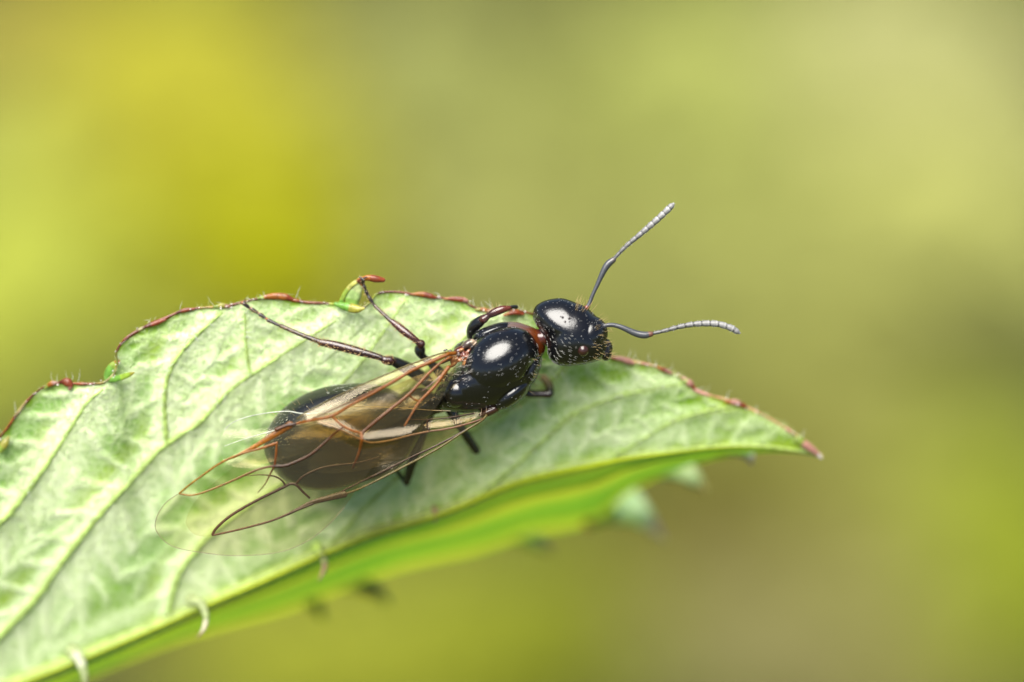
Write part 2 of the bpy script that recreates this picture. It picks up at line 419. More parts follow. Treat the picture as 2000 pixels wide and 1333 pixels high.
# ------------------------------------------------------------------ the leaf
MID = [(-160,1405),(-40,1362),(60,1325),(150,1290),(280,1235),(391,1185),(500,1138),(625,1082),(726,1043),(857,1003),(1015,938),(1199,897),(1300,884),(1420,872),(1520,876),(1603,891)]
TOP = [(-160,1010),(-60,915),(0,852),(14,836),(28,815),(52,784),(76,762),(98,751),(125,748),(150,750),(180,750),(203,747),(222,730),(228,708),(226,692),(234,674),(252,657),(290,635),(322,622),(357,607),(400,601),(437,599),(475,590),(505,584),(560,585),(600,591),(640,593),(672,598),(700,604),(724,590),(732,577),(748,571),(780,571),(815,577),(850,581),(900,587),(925,600),(955,606),(985,603),(1010,607),(1040,614),(1080,632),(1130,662),(1190,694),(1230,705),(1290,719),(1338,742),(1362,764),(1440,788),(1500,816),(1560,854),(1590,878),(1605,891)]
BOT = [(-160,1480),(-40,1420),(60,1375),(150,1333),(306,1268),(408,1234),(550,1195),(650,1160),(779,1112),(936,1078),(1028,1048),(1166,1018),(1230,962),(1340,912),(1440,890),(1520,884),(1603,892)]
def interp(xs, ys, x): return np.interp(x, xs, ys)
def wT(x): return interp([-160, 0, 200, 480, 1000, 1200, 1450, 1605], [-1.1, -0.75, -0.38, -0.42, -0.6, -1.0, -1.35, -1.6], x)
def wM(x): return interp([-160, 400, 800, 1200, 1450, 1605], [-3.0, -2.45, -2.2, -1.95, -1.75, -1.6], x)
def wB(x): return interp([-160, 150, 400, 800, 1150, 1250, 1400, 1500, 1605], [-6.0, -6.2, -6.6, -7.4, -7.0, -5.4, -3.6, -2.5, -1.62], x)

NS = 520
def arc(p, n):
    p = np.array(p, float); s = np.r_[0, np.cumsum(np.linalg.norm(np.diff(p, axis=0), axis=1))]
    u = np.linspace(0, s[-1], n); return np.stack([np.interp(u, s, p[:, 0]), np.interp(u, s, p[:, 1])], 1)
midc = catmull(MID, NS); topc = arc(catmull(TOP, 1500), NS); botc = catmull(BOT, NS)
VEINS = {
 'main': [(-60,1300),(60,1180),(130,1085),(200,1000),(262,932),(325,868),(390,825),(450,762),(540,700),(610,655),(680,612)],
 'b1': [(325,868),(321,800),(325,745),(345,700),(385,655),(432,612)],
 'b2': [(488,730),(482,690),(479,650),(478,612)],
 'left': [(-70,1075),(0,1022),(60,950),(110,880),(145,825),(172,785),(200,762)],
 'mid2': [(330,1195),(345,1130),(375,1085),(410,1045),(520,965),(650,880),(760,790),(860,700),(950,625)],
 'b3': [(560,935),(590,860),(640,780),(700,715),(755,640),(790,590)],
 'right1': [(930,972),(975,935),(1010,908),(1060,862),(1120,812),(1200,778),(1290,757),(1335,750)],
 'right2': [(1180,905),(1240,868),(1320,822),(1400,800),(1445,794)],
 'mid3': [(640,1072),(720,985),(820,900),(940,830),(1060,760),(1130,690)],
}
def seg_dist(px, py, poly):
    """distance, signed side and arc position to a polyline (arrays)"""
    c = catmull(poly, 40); best = np.full(px.shape, 1e9); side = np.zeros_like(best); al = np.zeros_like(best)
    cum = 0
    for a, b in zip(c[:-1], c[1:]):
        d = b - a; l2 = d @ d; t = np.clip(((px - a[0]) * d[0] + (py - a[1]) * d[1]) / l2, 0, 1)
        qx, qy = a[0] + t * d[0], a[1] + t * d[1]
        dd = np.hypot(px - qx, py - qy); mk = dd < best
        best = np.where(mk, dd, best)
        side = np.where(mk, np.sign((px - a[0]) * d[1] - (py - a[1]) * d[0]), side)
        al = np.where(mk, cum + t * math.sqrt(l2), al); cum += math.sqrt(l2)
    return best, side, al

def vnoise(px, py, sc, seed):
    r = np.random.default_rng(seed); g = r.random((64, 64))
    x = px / sc + 1000; y = py / sc + 1000
    xi = np.floor(x).astype(int); yi = np.floor(y).astype(int); fx = x - xi; fy = y - yi
    fx = fx * fx * (3 - 2 * fx); fy = fy * fy * (3 - 2 * fy)
    a = g[yi % 64, xi % 64]; b = g[yi % 64, (xi + 1) % 64]; c = g[(yi + 1) % 64, xi % 64]; d = g[(yi + 1) % 64, (xi + 1) % 64]
    return (a * (1 - fx) + b * fx) * (1 - fy) + (c * (1 - fx) + d * fx) * fy

NT = 230
tt = np.linspace(0, 1, NT)
UX = midc[:, None, 0] * (1 - tt) + topc[:, None, 0] * tt
UY = midc[:, None, 1] * (1 - tt) + topc[:, None, 1] * tt
WM_ = wM(midc[:, 0])[:, None]; WT_ = wT(topc[:, 0])[:, None]
UW = WM_ * (1 - tt) + WT_ * tt + 0.35 * np.sin(np.pi * tt)[None] * np.minimum(1, (midc[:, 1] - topc[:, 1])[:, None] / 350) * 0.3
def leaf_fields(X, Y):
    fuzz_and_light = np.zeros_like(X); hgt = np.zeros_like(X); warm = np.zeros_like(X); near = np.full_like(X, 1e9); NAL = np.zeros_like(X); NSD = np.zeros_like(X)
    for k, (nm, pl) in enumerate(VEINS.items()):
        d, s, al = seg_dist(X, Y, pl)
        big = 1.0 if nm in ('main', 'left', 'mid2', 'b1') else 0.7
        fuzz_and_light = np.maximum(fuzz_and_light, np.exp(-((d - 12) / (46 * np.where(s < 0, 1.4, 0.45))) ** 2) * 0.72 * big)  # white vein hairs, plus light on them painted in: wider on one side
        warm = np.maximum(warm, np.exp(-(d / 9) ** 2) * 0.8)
        warm = np.maximum(warm, np.exp(-((d - 42) / 16) ** 2) * (s > 0) * 0.40 * big)  # greener stripe painted in as the shadow side of the vein
        hgt = np.maximum(hgt, np.exp(-(d / 15) ** 2) * 0.055 * big)
        mk = d < near; near = np.where(mk, d, near); NAL = np.where(mk, al + 37 * k, NAL); NSD = np.where(mk, s, NSD)
    # ladder of fine veins between the side veins
    wob = vnoise(X, Y, 90, 3) * 34 + vnoise(X, Y, 30, 4) * 10
    lad = NAL * 1.0 + near * (0.55) + wob
    ph = (lad % 62) / 62; r1 = np.exp(-((ph - 0.5) / 0.16) ** 2)
    ph2 = ((near * 0.9 + NAL * 0.25 + wob * 0.8) % 88) / 88; r2 = np.exp(-((ph2 - 0.5) / 0.12) ** 2)
    tr = np.maximum(r1, r2 * 0.8) * np.clip(near / 25, 0, 1)
    fuzz_and_light = fuzz_and_light + 0.58 * tr * (0.45 + 0.8 * vnoise(X, Y, 60, 9)) + 0.20 * (vnoise(X, Y, 110, 11) - 0.35) + 0.02
    hgt = hgt + 0.026 * tr - 0.05 * np.clip(near / 60, 0, 1) * vnoise(X, Y, 45, 12)
    warm = np.clip(warm + 0.9 * (vnoise(X, Y, 95, 5) - 0.55), 0, 1)
    return fuzz_and_light, hgt, warm
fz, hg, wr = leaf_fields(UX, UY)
# bare strip just inside the rim, paler band along the midrib
dT = (1 - tt)[None] * np.hypot(midc[:, 0] - topc[:, 0], midc[:, 1] - topc[:, 1])[:, None]
dM = tt[None] * np.hypot(midc[:, 0] - topc[:, 0], midc[:, 1] - topc[:, 1])[:, None]
fz = fz - 0.25 * np.exp(-(dT / 14) ** 2); wr = np.maximum(wr, 0.7 * np.exp(-(dT / 14) ** 2))
fz = np.maximum(fz, 0.62 * np.exp(-((dM - 42) / 24) ** 2)); wr = np.maximum(wr, 0.9 * np.exp(-(dM / 18) ** 2))
rightness = np.clip((UX - 850) / 500, 0, 1)
fz = fz * (1 - 0.15 * rightness) - 0.20 * rightness; wr = np.clip(wr + 0.30 * rightness, 0, 1)
for (bx, by, sx, sy, am) in [(1270,738,75,22,.35),(1120,775,70,16,.25),(1240,858,160,14,.4),(760,650,60,40,.25),(560,640,80,30,.2),(640,700,60,30,.25),(420,900,60,60,-.2),(1180,730,60,25,-.3),(1330,780,70,14,-.35),(1000,830,80,50,-.2),(90,950,60,60,.2),(250,1060,50,50,.2)]:
    rx_, ry_ = UX - bx, UY - by
    fz = fz + am * np.exp(-(rx_ / sx) ** 2 - (ry_ / sy) ** 2)
hg = hg * np.clip(dT / 20, 0, 1)
def grid_mesh(X, Y, W):
    k = (D - W) / D
    V = np.stack([(X - 1000) / 100 * k, (666.5 - Y) / 100 * k, W], -1)
    n, m = X.shape; idx = np.arange(n * m).reshape(n, m)
    F = np.stack([idx[:-1, :-1], idx[1:, :-1], idx[1:, 1:], idx[:-1, 1:]], -1).reshape(-1, 4)
    return V.reshape(-1, 3), F
leaf = thing('bramble_leaf', P(-160, 1405, -2.9), 'hairy pale green serrated leaf, underside up, with red brown rim, carrying the winged insect', 'leaf')
V, F = grid_mesh(UX, UY, UW + hg)
blade = mesh_obj('blade', V, F, M_BLADE, leaf, attrs={'fuzz_and_light': fz.ravel(), 'warm': wr.ravel()})
blade['label'] = 'pale fuzzy upper half of the blade under the insect'
# lower half of the blade, folded away from the lens, lit through from behind
NB = 90
tb = np.linspace(0, 1, NB)
LX = midc[:, None, 0] * (1 - tb) + botc[:, None, 0] * tb
LY = midc[:, None, 1] * (1 - tb) + botc[:, None, 1] * tb
LW = wM(midc[:, 0])[:, None] * (1 - tb) + wB(botc[:, 0])[:, None] * tb
pleat = np.exp(-((tb - 0.40) / 0.09) ** 2) + 0.8 * np.exp(-((tb - 0.90) / 0.09) ** 2) + 1.1 * np.exp(-((tb - 0.03) / 0.10) ** 2)
warmL = np.clip(0.0 + 0.95 * pleat[None] * np.ones((NS, 1)) + 0.3 * (vnoise(LX, LY, 90, 21) - 0.5), 0, 1)
fuzzL = -0.72 + 0.30 * np.exp(-((tb - 0.2) / 0.1) ** 2)[None] * vnoise(LX, LY, 60, 31) + 0.2 * vnoise(LX, LY, 40, 32)
amp = np.clip((1600 - midc[:, 0]) / 300, 0, 1)[:, None]
LYd = LY - 0.0
LWd = LW + amp * (0.45 * pleat[None] - 0.10 * np.sin(np.pi * tb)[None])
side_on = np.clip((LX - 1000) / 400, 0, 1); fuzzL = fuzzL + 0.35 * side_on
V, F = grid_mesh(LX, LYd, LWd)
b2 = mesh_obj('blade', V, F[:, ::-1], M_BLADE, leaf, attrs={'fuzz_and_light': fuzzL.ravel(), 'warm': warmL.ravel()})
b2['label'] = 'bright green lower half of the blade folded away behind the midrib'

def leaf_w(x, y):
    """depth of the leaf surface at a place on the upper half"""
    d2 = (UX - x) ** 2 + (UY - y) ** 2; i = int(np.argmin(d2)); return float((UW + hg).ravel()[i])

# midrib, side veins
mb = MB()
tube(mb, [P(x, y, wM(x) - 0.03) for x, y in MID], [.20, .20, .19, .18, .17, .16, .15, .14, .13, .12, .11, .10, .08, .06, .05, .03], (0.36, 0.46, 0.13), n=110, ring=14)
mb.build('midrib', M_VEIN, leaf)
for nm, pl in VEINS.items():
    r0, r1 = {'main': (.085, .03), 'left': (.075, .03), 'mid2': (.07, .025), 'b1': (.055, .03), 'right1': (.05, .02)}.get(nm, (.04, .02))
    c = catmull(pl, 26); mb = MB()
    tube(mb, [P(x, y, leaf_w(x, y) - r0 * 0.25) for x, y in c], list(np.linspace(r0, r1, 26)), (0.40, 0.54, 0.15), n=90, ring=8, rough=0.5)
    mb.build('vein', M_VEIN, leaf)
# rim: red brown cord along the upper edge
rimc = catmull(TOP, 420); cols = []; rads = []
for i, (x, y) in enumerate(rimc):
    q = mnoise.noise(Vector((i * .06, 0, 0))) + 0.6 * mnoise.noise(Vector((i * .21, 5, 0)))
    red = (0.085, 0.014, 0.008); org = (0.22, 0.055, 0.006); yel = (0.30, 0.30, 0.03); pink = (0.62, 0.30, 0.25)
    if x > 1150: a, b_ = (0.55, 0.22, 0.12), ((0.52, 0.52, 0.22) if q < 0.1 else pink)
    elif 195 < x < 240 and y > 680: a, b_ = (0.16, 0.26, 0.04), org
    elif 640 < x < 735: a, b_ = (0.35, 0.45, 0.04), yel
    elif 395 < x < 445: a, b_ = yel, org
    else: a, b_ = red, org
    q2 = mnoise.noise(Vector((i * .09, 11, 2)))
    if q2 > .28: a, b_ = (0.30, 0.34, 0.10), (0.36, 0.24, 0.12)
    m = min(1, max(0, 0.5 + q)); cols.append([(a[k] * (1 - m) + b_[k] * m) * (0.75 if x < 1150 else 0.9) for k in range(3)])
    rads.append(0.027 + 0.022 * q + (0.01 if 240 < x < 330 else 0))
mb = MB(); tube(mb, [P(x, y, wT(x)) for x, y in rimc], rads, (0, 0, 0), n=420, ring=9, tints=cols, rough=0.12)
mb.build('rim', M_RIM, leaf)

def tooth(pts, radii, tints, flat=0.6, name='tooth', mat=None, label=None):
    mb = MB(); tube(mb, pts, radii, tints[0], n=22, ring=12, flat=flat, tints=tints)
    o = mb.build(name, mat or M_TOOTH, leaf)
    if label: o['label'] = label
    return o
GR = (0.15, 0.33, 0.045); GY = (0.26, 0.36, 0.05); YE = (0.36, 0.34, 0.05); RO = (0.26, 0.055, 0.018); OR = (0.36, 0.12, 0.015); BR = (0.13, 0.03, 0.012); PK = (0.48, 0.24, 0.18)
# gland tipped teeth along the upper edge
for (pts, rr, tn) in [
    ([(504,581),(530,577),(556,578),(570,582)], [.03,.075,.085,.04], [GY, OR, OR, RO]),
    ([(804,573),(826,573),(842,577),(850,580)], [.03,.065,.065,.03], [OR, OR, RO, RO]),
    ([(868,582),(890,582),(905,584),(912,586)], [.03,.06,.065,.04], [OR, RO, RO, PK]),
    ([(117,744),(130,745),(136,752),(135,759)], [.04,.11,.08,.03], [BR, RO, RO, PK]),
    ([(88,756),(100,748),(109,746)], [.03,.07,.04], [GY, OR, PK]),
    ([(285,636),(305,629),(322,623)], [.04,.06,.03], [BR, RO, RO]),
    ([(418,598),(434,595),(446,598)], [.03,.065,.03], [GY, YE, PK]),
    ([(345,609),(362,604),(378,602)], [.03,.055,.03], [BR, RO, RO]),
    ([(1195,697),(1215,700),(1232,706),(1238,709)], [.04,.07,.075,.03], [RO, PK, PK, PK]),
    ([(1285,716),(1300,722),(1312,728)], [.03,.06,.03], [OR, RO, PK]),
    ([(1335,742),(1346,746),(1356,756)], [.04,.09,.04], [GY, PK, RO]),
    ([(1418,782),(1438,785),(1456,792)], [.04,.08,.05], [OR, PK, RO]),
    ([(1560,858),(1580,872),(1594,882),(1605,893)], [.10,.10,.07,.03], [GY, PK, PK, (0.8,0.75,0.7)]),
    ([(0,878),(8,866),(16,852)], [.08,.10,.03], [GY, YE, YE]),
    ([(985,614),(1005,609),(1022,612)], [.03,.055,.03], [OR, RO, RO]),
    ([(930,603),(945,603),(958,608)], [.03,.05,.03], [YE, OR, PK]),
]:
    tooth([P(x, y + 2, float(wT(x)) + 0.03) for x, y in pts], [q * .82 for q in rr], [tuple(c * .8 for c in q) for q in tn], 0.6)
# curled green teeth
tooth([P(207,746,-.5), P(210,732,-.48), P(219,718,-.45), P(230,706,-.4)], [.03,.08,.09,.04], [GR, GR, GR, GY, OR], 0.25, label='glossy green curled tooth at the notch on the left')
tooth([P(206,745,-.42), P(232,739,-.3), P(252,732,-.2), P(262,728,-.12)], [.04,.06,.045,.01], [GR, GR, (.25,.38,.04), YE], 0.35)
tooth([P(664,598,-.45), P(672,576,-.4), P(687,557,-.35), P(708,544,-.3)], [.05,.045,.045,.04], [GR, GY, (0.5,.5,.12), OR], 0.35, label='green fin of the torn tooth that the middle leg holds')
tooth([P(686,592,-.46), P(689,580,-.42), P(697,564,-.38), P(708,550,-.34)], [.13,.15,.11,.04], [(0.3,.5,.1), (0.34,.48,.16), (0.42,.5,.2), OR], 0.2)
tooth([P(700,550,-.28), P(716,543,-.25), P(734,545,-.25), P(748,547,-.27)], [.03,.055,.07,.045], [BR, OR, RO, RO], 0.8, label='orange brown hooked tip of the torn tooth')
tooth([P(655,594,-.35), P(678,600,-.28), P(698,604,-.2), P(711,603,-.15)], [.04,.09,.08,.02], [GR, GR, YE, YE], 0.7)
# teeth of the lower edge, far behind
WH = (0.55, 0.60, 0.50); DG = (0.09, 0.19, 0.05)
tooth([P(1405,878,-3.0), P(1440,878,-2.9), P(1462,888,-2.9), P(1468,906,-2.9)], [.10,.13,.12,.03], [GY, WH, WH, (0.6,.5,.42)], 0.4, label='grey white curled tooth below the leaf tip')
tooth([P(1270,915,-5.0), P(1325,915,-4.8), P(1355,935,-4.7), P(1380,958,-4.8)], [.24,.25,.18,.03], [(.20,.42,.06), (0.32,.50,.18), (0.40,.52,.22), (.5,.45,.15)], 0.35, label='blurred green tooth of the lower edge, second below the leaf tip')
tooth([P(1070,1000,-7.2), P(1140,985,-6.9), P(1210,985,-6.6), P(1255,1010,-6.0), P(1298,1055,-6.2)], [.16,.34,.46,.26,.03], [(.20,.42,.06), (0.30,.50,.18), (0.36,.52,.24), (0.5,.42,.28)], 0.35, label='largest blurred green tooth of the lower edge')
tooth([P(1190,1000,-6.2), P(1150,1020,-6.3), P(1140,1030,-6.3)], [.2,.16,.03], [GR, GR, OR], 0.4)
tooth([P(950,1045,-7.2), P(1010,1044,-7.2), P(1045,1060,-7.3), P(1078,1082,-7.2)], [.12,.20,.16,.03], [DG, DG, DG, (0.12,.10,.05)], 0.4, label='dark grey green blurred tooth below the middle of the leaf')
tooth([P(630,1150,-6.8), P(690,1142,-6.9), P(728,1153,-7.0), P(760,1180,-7.0)], [.08,.17,.16,.03], [DG, DG, (0.03,.06,.02), DG], 0.4, label='darkest blurred tooth under the lower edge')
tooth([P(595,1160,-6.7), P(614,1180,-6.7), P(632,1212,-6.5)], [.20,.16,.03], [DG, (0.1,.16,.04), DG], 0.4)
# prickles on the midrib
CR = (0.32, 0.38, 0.17); BG = (0.38, 0.26, 0.17)
for pts, rr, tn in [
    ([(372,1172,-2.3),(392,1180,-2.1),(402,1205,-1.95),(398,1228,-1.9),(385,1246,-1.9)], [.20,.14,.09,.06,.015], [CR, CR, CR, (.66,.6,.45), BG]),
    ([(140,1272,-2.5),(155,1290,-2.3),(164,1318,-2.2),(168,1352,-2.2)], [.22,.16,.12,.03], [CR, (.45,.48,.32), CR, BG]),
    ([(618,1070,-2.5),(632,1092,-2.4),(633,1112,-2.35),(622,1136,-2.3)], [.16,.11,.08,.015], [(.4,.55,.12), CR, BG, BG]),
    ([(842,984,-2.6),(850,1000,-2.45),(850,1022,-2.4)], [.09,.07,.015], [CR, BG, BG]),
    ([(908,962,-2.6),(918,975,-2.5),(924,990,-2.4)], [.07,.05,.012], [CR, CR, CR]),
]:
    tooth([P(q[0], q[1], q[2] + .38) for q in pts], [q * .68 for q in rr], tn, 0.9, name='prickle', mat=M_VEIN)

# leaf hairs: one mass
def hair_mass(specs, name, mat, parent, tints, wid):
    V = []; F = []; C = []
    for k, (p, d1, d2, ln) in enumerate(specs):
        a = d1.cross(Vector((0.3, 0.2, 1))).normalized() * wid[k]; b = d1.cross(a).normalized() * wid[k]
        q1 = p + d1 * ln * .5; q2 = q1 + d2 * ln * .5; o = len(V)
        V += [p + a, p - a * .5 + b * .87, p - a * .5 - b * .87, q1 + a * .7, q1 - a * .35 + b * .6, q1 - a * .35 - b * .6, q2]
        F += [(o, o+1, o+4, o+3), (o+1, o+2, o+5, o+4), (o+2, o, o+3, o+5), (o+3, o+4, o+6), (o+4, o+5, o+6), (o+5, o+3, o+6)]
        C += [tints[k]] * 7
    o = mesh_obj(name, np.array([tuple(v) for v in V]), F, mat, parent, np.array(C, dtype=np.float32), smooth=True)
    o['kind'] = 'stuff'; return o
specs = []; tints = []; wid = []
def rnd(a, b): return random.uniform(a, b)
UWH = UW + hg
flat_f = np.clip(fz, 0.05, 1)
for i in range(34000):
    s = random.randrange(4, NS - 4); t_ = int(min(NT - 2, (random.random() ** 0.8) * NT))
    if random.random() > flat_f[s, t_] + 0.12 - 0.25 * float(rightness[s, t_]): continue
    x, y = UX[s, t_], UY[s, t_]
    p = P(x + rnd(-3, 3), y + rnd(-3, 3), UWH[s, t_])
    an = rnd(0, 6.283) if random.random() < .4 else math.radians(rnd(10, 80))
    d1 = Vector((math.cos(an), math.sin(an), rnd(.15, .7))).normalized(); an2 = an + rnd(-1, 1)
    d2 = Vector((math.cos(an2), math.sin(an2), rnd(-.2, .3))).normalized()
    specs.append((p, d1, d2, rnd(.06, .20))); tints.append((0.78, 0.9, 0.52)); wid.append(rnd(.0035, .006))
for i in range(130):       # long loose hairs along veins and the rim
    if i < 60:
        j = random.randrange(20, NS - 6); x, y = topc[j]; z = wT(x); an = rnd(0.3, 2.6)
    else:
        pl = catmull(random.choice(list(VEINS.values())), 40); x, y = pl[random.randrange(40)]; z = leaf_w(x, y) + .03; an = rnd(0, 6.28)
    d1 = Vector((math.cos(an), math.sin(an), rnd(-.1, .5))).normalized(); an2 = an + rnd(-.8, .8)
    d2 = Vector((math.cos(an2), math.sin(an2), rnd(-.2, .2))).normalized()
    specs.append((P(x, y, z), d1, d2, rnd(.10, .34))); tints.append((0.8, 0.82, 0.75)); wid.append(rnd(.005, .009))
hair_mass(specs, 'hair', M_LEAFHAIR, leaf, tints, wid)
# tiny gland beads on the rim
mb = MB()
for i in range(80):
    j = random.randrange(10, NS - 10); x, y = topc[j]
    p = P(x + rnd(-5, 5), y + rnd(-6, 5), float(wT(x)) + rnd(0.02, .07)); r = rnd(.006, .016)
    tube(mb, [p, p + Vector((r * .6, r * .3, 0))], [r, r * .9], (0.85, 0.78, 0.72), n=3, ring=6)
o = mb.build('gland', M_RIM, leaf); o['kind'] = 'stuff'

# ------------------------------------------------------------------ the winged insect
ant = thing('winged_ant', P(900, 760, -1.0), 'glossy black winged ant with folded amber veined wings, clinging to the leaf edge', 'ant')
SRC = MB(); GLOSS = []; rnd0 = random.uniform
def src(fn, gloss, *a, **k):
    n0 = len(SRC.v); fn(SRC, *a, **k); GLOSS.extend([gloss] * (len(SRC.v) - n0))

def dome(mb, outline, centre, w0, H, tint, nr=40, na=120, e=0.5, back=None, tilt=(0, 0)):
    """closed body whose outline seen from the lens is `outline`; round towards and away from it"""
    cx, cy = centre
    pl = list(outline) + [outline[0]]
    c = catmull([pl[-2]] + pl + [pl[1]], 800)
    ang = np.arctan2(c[:, 1] - cy, c[:, 0] - cx); rad = np.hypot(c[:, 0] - cx, c[:, 1] - cy)
    o = np.argsort(ang); ang, rad = ang[o], rad[o]
    th = np.linspace(-math.pi, math.pi, na, endpoint=False)
    R = np.interp(th, ang, rad, period=2 * math.pi)
    R = (R + np.roll(R, 1) + np.roll(R, -1)) / 3
    V = []; F = []
    back = back or H
    phis = np.linspace(0.04, math.pi - 0.04, nr)
    for ph in phis:
        r = math.sin(ph) ; z = math.cos(ph)
        for t, q in zip(th, R):
            X = r * q * math.cos(t); Y = r * q * math.sin(t)
            V.append(P(cx + X, cy + Y, w0 + (H if z > 0 else back) * z + tilt[0] * X / 100 + tilt[1] * Y / 100))
    for i in range(nr - 1):
        for j in range(na):
            F.append((i * na + j, (i + 1) * na + j, (i + 1) * na + (j + 1) % na, i * na + (j + 1) % na))
    F.append(tuple(range(na))); F.append(tuple((nr - 1) * na + j for j in range(na))[::-1])
    mb.add(V, F, tint)
def ell(mb, x, y, w0, ra, rb, rw, ang, tint):
    a = math.radians(ang)
    ol = [(x + ra * math.cos(t) * math.cos(a) - rb * math.sin(t) * math.sin(a), y - ra * math.cos(t) * math.sin(a) - rb * math.sin(t) * math.cos(a)) for t in np.linspace(0, 2 * math.pi, 25)[:-1]]
    dome(mb, ol, (x, y), w0, rw, tint, nr=26, na=60)

K = (0.0045, 0.0045, 0.0052); K2 = (0.010, 0.008, 0.007); AMB = (0.085, 0.019, 0.003); RED = (0.06, 0.012, 0.007)
HEAD = [(1041,612),(1044,600),(1058,590),(1078,584),(1100,583),(1124,591),(1143,599),(1159,612),(1172,627),(1179,642),(1184,660),(1187,682),(1180,698),(1163,707),(1135,713),(1106,716),(1087,712),(1076,702),(1070,687),(1067,665),(1058,648),(1046,634)]
src(dome, .21, HEAD, (1116, 651), 0.05, 0.56, K, back=0.5)
src(ell, .21, 1073, 615, -0.05, 33, 29, 0.42, 15, K)          # far hind corner
src(ell, .21, 1100, 686, -0.02, 31, 29, 0.42, -20, K)         # near hind corner
src(ell, .22, 1150, 655, 0.12, 36, 40, 0.42, -35, K)          # face
src(ell, .20, 1182, 688, 0.02, 13, 18, 0.20, 10, K2)          # mandibles
src(ell, .22, 1187, 676, -0.05, 9, 15, 0.16, 20, K2)
src(tube, .25, [P(1050,662,-.05), P(1062,660,-.02), P(1078,658,0)], [.20,.16,.2], RED, n=10, ring=18)   # neck
# thorax
COLLAR = [(960,643),(982,631),(1006,629),(1032,636),(1050,645),(1062,658),(1066,673),(1063,690),(1052,700),(1010,690),(975,665)]
src(dome, .22, COLLAR, (1022, 662), -0.12, 0.36, AMB, back=.4)
THX = [(929,664),(943,652),(966,641),(992,636),(1018,641),(1040,655),(1054,675),(1059,701),(1054,726),(1039,750),(1015,771),(986,790),(957,801),(917,807),(878,804),(853,797),(845,785),(850,765),(863,746),(884,722),(905,695)]
src(dome, .19, THX, (960, 725), -0.15, 0.80, K, back=.75)
src(ell, .17, 974, 706, 0.10, 84, 60, 0.72, 33, K)             # dome of the back
src(ell, .2, 895, 764, 0.08, 38, 33, 0.44, 25, K)             # rear plate
src(ell, .24, 1000, 770, -0.02, 46, 20, 0.40, 38, K)
src(ell, .24, 1038, 722, -0.02, 16, 34, 0.42, -18, K)
src(ell, .24, 925, 792, -0.05, 40, 13, 0.36, 6, K)
src(ell, .2, 960, 648, -0.05, 42, 13, 0.28, 20, K)             # side plate under the collar
src(ell, .3, 905, 680, 0.05, 20, 13, 0.25, 25, K2)
# wing joints
_st = random.getstate(); random.seed(31)
for (x, y, z, a, b, c, g, tn) in [(914,672,.26,15,8,.13,32,(.07,.05,.04)),(922,668,.30,7,5,.08,10,(.30,.22,.15)),(896,686,.30,13,8,.11,35,RED),(880,694,.33,14,5,.08,28,AMB),(890,703,.34,13,6,.09,35,(.20,.07,.02)),(876,702,.36,12,4,.07,30,(.30,.10,.02)),(905,694,.33,9,5,.08,70,(.10,.02,.01)),(886,712,.36,10,4,.07,40,(.28,.12,.04)),(898,704,.36,6,4,.07,20,(.34,.14,.05)),(868,706,.38,10,3.5,.05,30,AMB)]:
    src(ell, .2, x, y, z, a, b, c, g, tn)
for k in range(14):
    src(ell, .2, 893 + rnd0(-24, 22), 695 + rnd0(-14, 14), .37 + rnd0(-.03, .05), rnd0(3, 6), rnd0(2, 4), rnd0(.03, .06), rnd0(0, 90), random.choice([RED, AMB, (.16,.05,.02), (.32,.15,.06)]))
random.setstate(_st)
src(ell, .2, 958, 803, .0, 26, 9, .14, 25, (.05,.018,.01))
# waist and hind body
src(tube, .25, [P(862,785,-.35), P(835,800,-.35), P(805,815,-.4)], [.22,.16,.24], K2, n=12, ring=18)
src(ell, .25, 812, 792, -0.42, 44, 34, 0.40, 15, K2)
GAS = [(515,884),(518,850),(535,818),(562,790),(600,768),(645,754),(695,749),(745,754),(785,772),(815,798),(826,832),(812,868),(788,904),(748,932),(700,943),(645,958),(590,955),(540,928)]
src(dome, .22, GAS, (672, 856), -0.42, 0.86, (0.006, 0.0065, 0.006), back=.9)
# legs: (points, radii, tint)
LB = (0.014, 0.006, 0.005); LR = (0.042, 0.013, 0.008); LK = (0.005, 0.005, 0.0045)
def leg(pts, rr, t1, t2=None, g=.25, n=None): src(tube, g, [P(*q) for q in pts], rr, t1, n=n, ring=14, tint2=t2)
# hind leg, upper side
leg([(835,745,-.5),(805,725,-.4),(785,714,-.3),(762,703,-.2)], [.12,.13,.12,.085], LK)
leg([(762,705,-.15),(752,704,-.12)], [.10,.085], (.03,.008,.006))
leg([(756,704,-.12),(740,698,-.1),(700,687,-.12),(655,675,-.15),(626,669,-.18)], [.06,.062,.085,.088,.07], LB, LR)
leg([(622,667,-.18),(590,655,-.2),(548,637,-.24)], [.052,.046,.042], LB, (.06,.028,.014), .35)
for a, b in [((545,636,-.22),(524,626,-.24)), ((520,623,-.27),(508,615,-.28)), ((504,612,-.28),(492,605,-.29)), ((489,603,-.30),(476,594,-.28))]:
    leg([a, ((a[0]+b[0])/2, (a[1]+b[1])/2, (a[2]+b[2])/2), b], [.028,.036,.042], LB, None, .35)
    src(tube, .35, [P(*b), P(b[0]-3, b[1]-3, b[2])], [.022,.022], (.35,.10,.02), n=4, ring=10)
leg([(477,594,-.28),(476,588,-.28),(480,583,-.3)], [.018,.014,.006], LR, None, .35)
leg([(477,594,-.28),(470,592,-.28),(467,588,-.3)], [.018,.014,.006], LR, None, .35)
